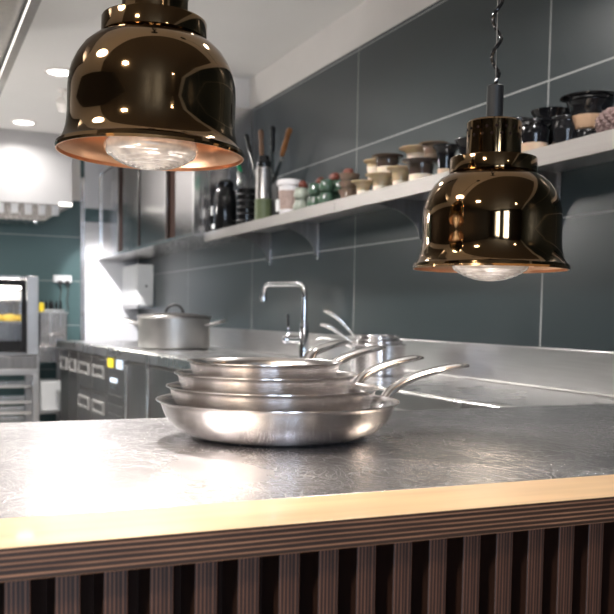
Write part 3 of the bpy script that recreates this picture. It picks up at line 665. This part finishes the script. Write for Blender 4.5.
# ------------------------------------------------------------------ saucepans behind
def saucepan(cx, cy, z, R, h, hang, ctrl, label):
    t = thing('saucepan', label, 'saucepan', (cx, cy, z), 0, 'nested saucepans on the wall worktop')
    bm = nb(); lathe(bm, [(0, 0), (R-.006, 0), (R, .006), (R, h-.004), (R+.004, h), (R+.003, h+.0015), (R-.002, h), (R-.003, .006), (0, .004)], 64); obj('body', bm, M_pan, t)
    d = Vector((math.cos(hang), math.sin(hang), 0))
    pts = [d*(R+a)+Vector((0, 0, h+b_)) for a, b_ in ctrl]
    bm = nb(); sweep(bm, smooth_path(pts, 6), lerp_list([(.012, .005), (.009, .007), (.013, .009), (.014, .009), (.008, .005)], 6), 12); obj('handle', bm, M_bright, t, ang=50)
left = dirang(180)
sx_, sy_ = 3.075, -1.66
saucepan(sx_, sy_, ZW+.001, .106, .117, dirang(186), [(-.001, -.012), (.03, .004), (.07, .016), (.11, .018), (.135, .012)], 'large saucepan at the bottom of the nest, handle nearly level')
saucepan(sx_, sy_, ZW+.03, .095, .105, dirang(184), [(-.001, -.014), (.03, .008), (.065, .032), (.10, .050), (.13, .056)], 'middle saucepan in the nest, handle sloping up')
saucepan(sx_, sy_, ZW+.04, .082, .112, dirang(176), [(-.001, -.012), (.03, .022), (.065, .058), (.10, .082), (.13, .092)], 'smallest saucepan in the nest, handle rising steepest')

# ------------------------------------------------------------------ large lidded pot
t = thing('stock_pot', 'wide lidded aluminium pot with side handle on the wall worktop', 'pot', (5.56, -1.54, ZW+.001), 0)
R = .225
bm = nb(); lathe(bm, [(0, 0), (R-.02, 0), (R-.004, .008), (R, .024), (R, .19), (R+.006, .195), (R+.004, .2), (R-.004, .197), (R-.005, .02), (0, .006)], 72); obj('body', bm, M_pot, t)
bm = nb(); lathe(bm, [(R-.008, .196), (R+.006, .2), (R+.012, .204), (R+.008, .208), (R-.02, .212), (R*.5, .222), (0, .228), (0, .222), (R*.5, .216), (R-.02, .206), (R-.008, .196)], 72); lid = obj('lid', bm, M_steeld, t)
pd = Vector((rg.x, rg.y, 0)); pf = Vector((fwd.x, fwd.y, 0)); up = Vector((0, 0, 1))
arc = [pd*(-.055*math.cos(a))+up*(.222+.055*math.sin(a)) for a in [k*PI/10 for k in range(11)]]
bm = nb(); sweep(bm, arc, .009, 10, ref=pf); obj('lid_handle', bm, M_blackm, lid)
for s_ in (1, -1):
    dd = (pd*.98-pf*.2)*s_; side = up.cross(dd)
    pts = [dd*R+side*.06+up*.15, dd*(R+.05)+side*.055+up*.165, dd*(R+.10)+side*.02+up*.18, dd*(R+.10)-side*.02+up*.18, dd*(R+.05)-side*.055+up*.165, dd*R-side*.06+up*.15]
    bm = nb(); sweep(bm, smooth_path(pts, 5), .008, 10); obj('side_handle', bm, M_steel, t)

# ------------------------------------------------------------------ tap
t = thing('kitchen_tap', 'tall square-necked chrome mixer tap on the wall worktop', 'tap', (4.085, -1.79, ZW), 0)
sd = Vector((-rg.x, -rg.y, 0))*.9+Vector((-.3, .1, 0))*.0
sd = Vector((.62, .1, 0)).normalized()
bm = nb(); lathe(bm, [(0, 0), (.03, 0), (.03, .008), (.024, .012), (.024, .15), (.02, .156), (.0, .156)], 32); obj('base', bm, M_chrome, t)
def dirt(a, z): return sd*a+Vector((0, 0, z))
LN = .40
path = [dirt(0, .15), dirt(0, .30), dirt(0, .335), dirt(.008, .36), dirt(.03, .375), dirt(.06, .38), dirt(LN-.06, .385), dirt(LN-.025, .378), dirt(LN-.008, .36), dirt(LN, .335), dirt(LN, .30)]
bm = nb(); sweep(bm, path, .0135, 16, ref=Vector((-sd.y, sd.x, 0))); obj('spout', bm, M_chrome, t)
bm = nb(); lathe(bm, [(.015, 0), (.017, .002), (.017, .026), (.015, .028)], 24, c=(sd.x*LN, sd.y*LN, .295)); obj('aerator', bm, M_chrome, t)
bm = nb(); lathe(bm, [(.02, .155), (.022, .157), (.022, .17), (.02, .172), (.0135, .172)], 24); lathe(bm, [(.02, .176), (.021, .178), (.021, .185), (.0135, .187)], 24); obj('ring', bm, M_chrome, t)
hv = sd
bm = nb(); sweep(bm, [hv*.02+up*.10, hv*.13+up*.10], .019, 20); sweep(bm, [hv*.13+up*.10, hv*.165+up*.10], .025, 20)
lv = obj('mixer_body', bm, M_chrome, t)
bm = nb(); sweep(bm, [hv*.147+up*.12, hv*.147+up*.165, hv*.152+up*.23], .006, 10); obj('lever', bm, M_chrome, lv)

# ------------------------------------------------------------------ things on the shelf
def cup_bm(R, H, foot=.55, flare=.75, thick=.003):
    """flared cup: narrow waist, wide turned-out rim"""
    o = [(0, 0), (R*foot, 0), (R*foot*1.04, .004), (R*foot*1.08, H*.3), (R*foot*1.14, H*.52), (R*foot*1.22, H*.68), (R*flare, H*.82), (R*.93, H*.9), (R, H*.93), (R*1.01, H*.965), (R*.98, H*.99)]
    i = [(R*.93, H*.985), (R*.84, H*.93), (R*foot*1.1-thick, H*.68), (R*foot*1.1-thick, H*.5), (R*foot-thick, .008), (0, .007)]
    bm = nb(); lathe(bm, o+i, 40); return bm
def cup(name, X, Y, z, R, H, m, label, group, cat='cup', foot=.55, flare=.75):
    o = obj(name, cup_bm(R, H, foot, flare), m, loc=(X, Y, z), ang=50); return tag(o, label, cat, group)
def bowl(X, Y, z, R, H, m, label, group, name='bowl', foot=.5):
    o = [(0, 0), (R*foot, 0), (R*foot, .004), (R*.75, H*.35), (R*.93, H*.8), (R*1.0, H), (R*.97, H), (R*.88, H*.78), (R*.68, H*.36), (R*foot*.8, .009), (0, .008)]
    bm = nb(); lathe(bm, o, 48); return tag(obj(name, bm, m, loc=(X, Y, z), ang=50), label, 'bowl', group)

# far end: thermos, utensil holder, hand blender, knives
t = thing('insulated_jug', 'glossy black insulated jug beside the steel wall cabinet', 'jug', (5.03, -1.69, ZS+.001))
bm = nb(); lathe(bm, [(0, 0), (.062, 0), (.066, .01), (.066, .19), (.058, .235), (.046, .255), (0, .256)], 48); obj('body', bm, M_black, t)
bm = nb(); lathe(bm, [(.047, .256), (.05, .262), (.05, .285), (.035, .30), (0, .302)], 40); obj('lid', bm, M_black, t)
bm = nb(); sweep(bm, smooth_path([(-.06, -.03, .22), (-.10, -.05, .22), (-.11, -.055, .14), (-.09, -.045, .07), (-.06, -.03, .06)]), .009, 10); obj('handle', bm, M_black, t)
bm = nb(); box(bm, (.03, .058, .10), (.05, .068, .15)); box(bm, (-.01, .062, .0+.02), (.03, .068, .045)); obj('painted_highlight', bm, M_plug, t)  # white patches painted on as highlights of the glossy black body
t = thing('utensil_holder', 'black round utensil holder between the jug and the steel hand blender', 'holder', (4.66, -1.69, ZS+.001))
bm = nb(); lathe(bm, [(0, 0), (.05, 0), (.054, .004), (.054, .20), (.056, .204), (.051, .204), (.050, .006), (0, .005)], 36); obj('pot', bm, M_black, t)
for k in range(5):
    bm = nb(); lathe(bm, [(.0545, .03+.035*k), (.057, .034+.035*k), (.0545, .038+.035*k)], 36); obj('ridge', bm, M_blackm, t)
t = thing('hand_blender', 'steel cylinder hand blender with black head and olive green foot', 'blender', (4.33, -1.66, ZS+.001))
bm = nb(); lathe(bm, [(0, 0), (.040, 0), (.043, .004), (.0435, .11), (.042, .112)], 44); obj('foot', bm, M_olive, t)
bm = nb(); lathe(bm, [(.042, .112), (.041, .116), (.041, .265), (.036, .272)], 44); obj('cylinder', bm, M_steelv, t)
bm = nb(); lathe(bm, [(.036, .272), (.037, .276), (.037, .30), (.030, .306), (.026, .33), (.0, .332)], 44); obj('head', bm, M_black, t)
def knife(base, tip, hl, m, label, blade=True, w=.011, group='knives and spatulas standing on the shelf', name='kitchen_knife', rivets=True):
    """blade end (hidden low) at base, handle end at tip"""
    B, T = Vector(base), Vector(tip); d = (T-B).normalized(); L = (T-B).length
    rot = d.to_track_quat('Z', 'Y').to_matrix().to_4x4(); r2 = Matrix.Rotation(.5, 4, 'Z')
    t = thing(name, label, 'knife' if 'knife' in name else 'utensil', base, 0, group)
    bm = nb(); z0 = L-hl
    sec = [(z0, .8), (z0+.01, .75), (z0+hl*.3, .95), (z0+hl*.6, .8), (z0+hl*.9, 1.05), (L, .75)]
    sweep(bm, smooth_path([rot @ Vector((0, 0, a)) for a, _ in sec], 4), lerp_list([(w*s, w*.6*s) for _, s in sec], 4), 12); h = obj('handle', bm, m, t, ang=60)
    if blade:
        bm = nb()
        P = [(-.016, .02), (.0, .0), (.018, .05), (.02, z0-.005), (.006, z0), (-.008, z0)]
        A = [bm.verts.new(rot @ r2 @ Vector((x, -.001, z))) for x, z in P]; Bv = [bm.verts.new(rot @ r2 @ Vector((x, .001, z))) for x, z in P]
        bm.faces.new(A); bm.faces.new(Bv[::-1])
        for i in range(len(P)): j = (i+1) % len(P); bm.faces.new((A[i], Bv[i], Bv[j], A[j]))
        obj('blade', bm, M_bright, t)
    if rivets:
        bm = nb()
        for q in (.2, .5, .8): lathe(bm, [(.003, 0), (.0028, w*.9), (0, w*.95)], 10, mtx=Matrix.Translation(rot @ Vector((0, 0, z0+hl*q))) @ Vector((-.35, .93, 0)).to_track_quat('Z', 'Y').to_matrix().to_4x4())
        obj('rivet', bm, M_chrome, h)
    return t
t = thing('knife_block', 'black knife block behind the steel hand blender', 'knife block', (4.60, -1.82, ZS+.001))
bm = nb(); box(bm, (-.15, -.045, 0), (.14, .035, .225)); obj('block', bm, M_blackm, t, bevel=.006)
bm = nb()
for x in (-.11, -.04, .03, .10): box(bm, (x, -.01, .225), (x+.004, .03, .2265))
obj('slot', bm, M_gap, t)
knife((4.74, -1.80, ZS+.228), (4.99, -1.80, 2.17), .13, M_blackm, 'black riveted knife handle leaning left, furthest left of the knives', w=.015)
knife((4.70, -1.80, ZS+.228), (4.75, -1.80, 2.155), .15, M_tan, 'tan wooden knife handle standing upright above the hand blender', rivets=False, w=.016)
knife((4.61, -1.82, ZS+.228), (4.62, -1.82, 2.155), .14, M_blackm, 'black riveted knife handle standing upright, right of the tan handle', w=.016)
knife((4.55, -1.80, ZS+.228), (4.33, -1.80, 2.09), .16, M_orange, 'orange brown wooden knife handle leaning right', rivets=False, w=.017)
knife((4.675, -1.69, ZS+.210), (4.80, -1.68, 1.99), .085, M_green, 'green handled tool leaning left out of the utensil holder', rivets=False, w=.014, name='green_tool')
knife((4.66, -1.66, ZS+.210), (4.74, -1.665, 1.91), .09, M_bright, 'silver handled tool in the utensil holder, pointing up left', rivets=False, w=.008, name='silver_tool')

# tub
t = thing('plastic_tub', 'white lidded plastic tub with brown contents beside the green glazed cups', 'tub', (4.01, -1.67, ZS+.001))
bm = nb(); lathe(bm, [(0, 0), (.044, 0), (.047, .004), (.053, .15)], 40); obj('body', bm, M_tub, t)
bm = nb(); lathe(bm, [(.0475, .02), (.0535, .115)], 40); obj('contents', bm, M_tubin, t)
bm = nb(); lathe(bm, [(.053, .14), (.060, .142), (.062, .152), (.060, .163), (.055, .167), (0, .168)], 40); obj('lid', bm, M_tub, t)
bm = nb(); box(bm, (.0, .045, .02), (.035, .056, .075)); obj('sticker', bm, M_plug, t)

# green glazed cups, stacked in pairs
def blob_cup(X, Y, z, R, H, m, label, group):
    bm = nb(); lathe(bm, [(0, 0), (R*.6, 0), (R*.92, H*.18), (R, H*.42), (R*.9, H*.7), (R*.78, H*.82), (R*.84, H), (R*.78, H), (R*.72, H*.83), (R*.85, H*.5), (R*.5, .006), (0, .006)], 36)
    return tag(obj('glazed_cup', bm, m, loc=(X, Y, z), ang=50), label, 'cup', group)
GC = 'glazed cups with round bellies beside the tub'
rows = [(3.86, -1.665, M_jarclear, 'pale grey glazed', 'next to the tub'), (3.70, -1.665, M_gglaze, 'dark green glazed', 'first beside the pale cups'), (3.57, -1.66, M_gglaze, 'dark green glazed', 'second beside the pale cups')]
for (X, Y, m, c_, where) in rows:
    blob_cup(X, Y, ZS+.001, .037, .056, m, '%s cup, lower of the pair %s' % (c_, where), GC)
    blob_cup(X-.003, Y, ZS+.058, .036, .054, m, '%s cup, upper of the pair %s' % (c_, where), GC)
for k, (X, Y, m) in enumerate(((3.78, -1.75, M_gglaze), (3.63, -1.75, M_gglaze), (3.50, -1.75, M_gglaze))):
    w = ['leftmost', 'middle', 'rightmost'][k]
    blob_cup(X, Y, ZS+.001, .038, .062, m, 'dark green cup in the back row, lower, %s of three' % w, GC)
    blob_cup(X, Y, ZS+.064, .037, .060, m, 'dark green cup in the back row, upper, %s of three' % w, GC)
for k, (X, Y) in enumerate(((3.865, -1.675), (3.80, -1.735), (3.65, -1.735), (3.52, -1.74))):
    bm = nb(); bmesh.ops.create_icosphere(bm, subdivisions=3, radius=.022)
    for v in bm.verts: v.co *= 1+.12*math.sin(v.co.x*150+k)*math.cos(v.co.y*130+v.co.z*90)
    for v in bm.verts: v.co.x *= 1.25 if k > 1 else 1.0
    zz = ZS+(.120 if k == 0 else .132)
    tag(obj('dried_fruit', bm, M_rust, loc=(X, Y, zz+.008)), 'rust red dried fruit piled on the green cups, %s' % ['leftmost of four', 'second from left', 'third from left', 'rightmost of four'][k], 'fruit', 'rust red fruit on the glazed cups')

# brown bowls
BG = 'brown bowls stacked on the shelf'
for k, (dz, R) in enumerate(((.001, .045), (.034, .043), (.067, .044))):
    bowl(3.36, -1.665, ZS+dz, R, .042, M_brownbowl, 'grey brown striped bowl, %s in the stack of three' % ['lowest', 'middle', 'topmost'][k], BG)
# cream cups
CG = 'cream and brown cups stacked on the shelf'
CUPS = [ # X, Y, z, R, H, mat, foot, label
 (3.225, -1.66, .001, .045, .062, M_cream_s, .50, 'small cream cup with tan rim on the shelf, leftmost of the front row'),
 (3.175, -1.73, .001, .042, .066, M_cream_s, .60, 'cream cup behind the leftmost small cup'),
 (3.195, -1.70, .068, .046, .076, M_cream_b, .64, 'tall cream cup with flared tan rim, leftmost of the upper row'),
 (3.08, -1.66, .001, .054, .070, M_cream_s, .48, 'wide rimmed cream and brown cup, second in the front row'),
 (3.085, -1.69, .072, .055, .074, M_cream_d, .64, 'flared cup with dark body, second in the upper row'),
 (2.93, -1.66, .001, .046, .075, M_cream_s, .55, 'cream footed brown cup, third in the front row'),
 (2.91, -1.72, .077, .062, .072, M_cream_b, .52, 'widest cream cup with broad brown rim, third in the upper row'),
 (2.785, -1.66, .001, .060, .080, M_cream_d, .62, 'dark banded cup on cream foot, rightmost in the front row'),
 (2.765, -1.70, .082, .048, .058, M_brownbowl, .66, 'small brown cup on top of the dark banded cup'),
]
for X, Y, z, R, H, m, ft, lab in CUPS: cup('flared_cup', X, Y, ZS+z, R*1.12, H, m, lab, CG, foot=ft*.92, flare=.70)
# black cups
KG = 'black cups and bowls on the shelf'
cup('black_cup', 2.655, -1.68, ZS+.001, .046, .112, M_black_c, 'black cup with cream foot, left of the lamp neck', KG, foot=.55)
cup('black_cup', 2.55, -1.70, ZS+.001, .046, .118, M_black_c, 'black cup partly hidden by the left side of the lamp neck', KG, foot=.55)
cup('black_cup', 2.47, -1.80, ZS+.001, .045, .12, M_black_c, 'black cup behind the neck of the right lamp', KG, foot=.6)
cup('black_bowl', 2.345, -1.74, ZS+.001, .064, .142, M_black, 'tall black flared bowl just right of the lamp neck', KG, foot=.62, cat='bowl')
cup('black_mug', 2.15, -1.655, ZS+.001, .050, .095, M_black_c, 'black mug with cream foot, in front of the black mugs', KG, cat='mug', foot=.72)
cup('black_mug', 2.065, -1.70, ZS+.001, .040, .096, M_black, 'plain black mug right of the cream-footed mug', KG, cat='mug', foot=.85, flare=.9)
cup('black_mug', 2.225, -1.765, ZS+.001, .040, .096, M_black, 'plain black mug behind the cream-footed mug', KG, cat='mug', foot=.85, flare=.9)
bowl(2.175, -1.735, ZS+.0985, .060, .040, M_black, 'wide black bowl resting across the black mugs', KG, foot=.75)
cup('black_mug', 2.015, -1.74, ZS+.001, .044, .053, M_black, 'short black mug under the cream bowl', KG, cat='mug', foot=.80, flare=.9)
bm = nb(); lathe(bm, [(0, 0), (.038, 0), (.041, .003), (.052, .036), (.049, .036), (.038, .006), (0, .006)], 44); tag(obj('clay_bowl', bm, M_clay, loc=(2.015, -1.74, ZS+.055)), 'unglazed clay bowl sandwiched between black pots', 'bowl', KG)
cup('black_bowl', 2.015, -1.74, ZS+.092, .082, .054, M_black, 'broad rimmed black bowl, highest and largest on the shelf', KG, cat='bowl', foot=.64, flare=.68)
# knobbly mauve bundle
bm = nb(); bmesh.ops.create_icosphere(bm, subdivisions=5, radius=.055)
for v in bm.verts:
    n = v.co.normalized(); a = math.atan2(n.y, n.x)
    k = abs(math.sin(a*7+n.z*6))*.16+abs(math.sin(n.z*11-a*4))*.12
    v.co = Vector((n.x*.056, n.y*.048, n.z*.038))*(.84+k)
tag(obj('yarn_bundle', bm, M_mauve, loc=(1.835, -1.675, ZS+.036)), 'knobbly mauve yarn bundle at the right end of the shelf', 'yarn')
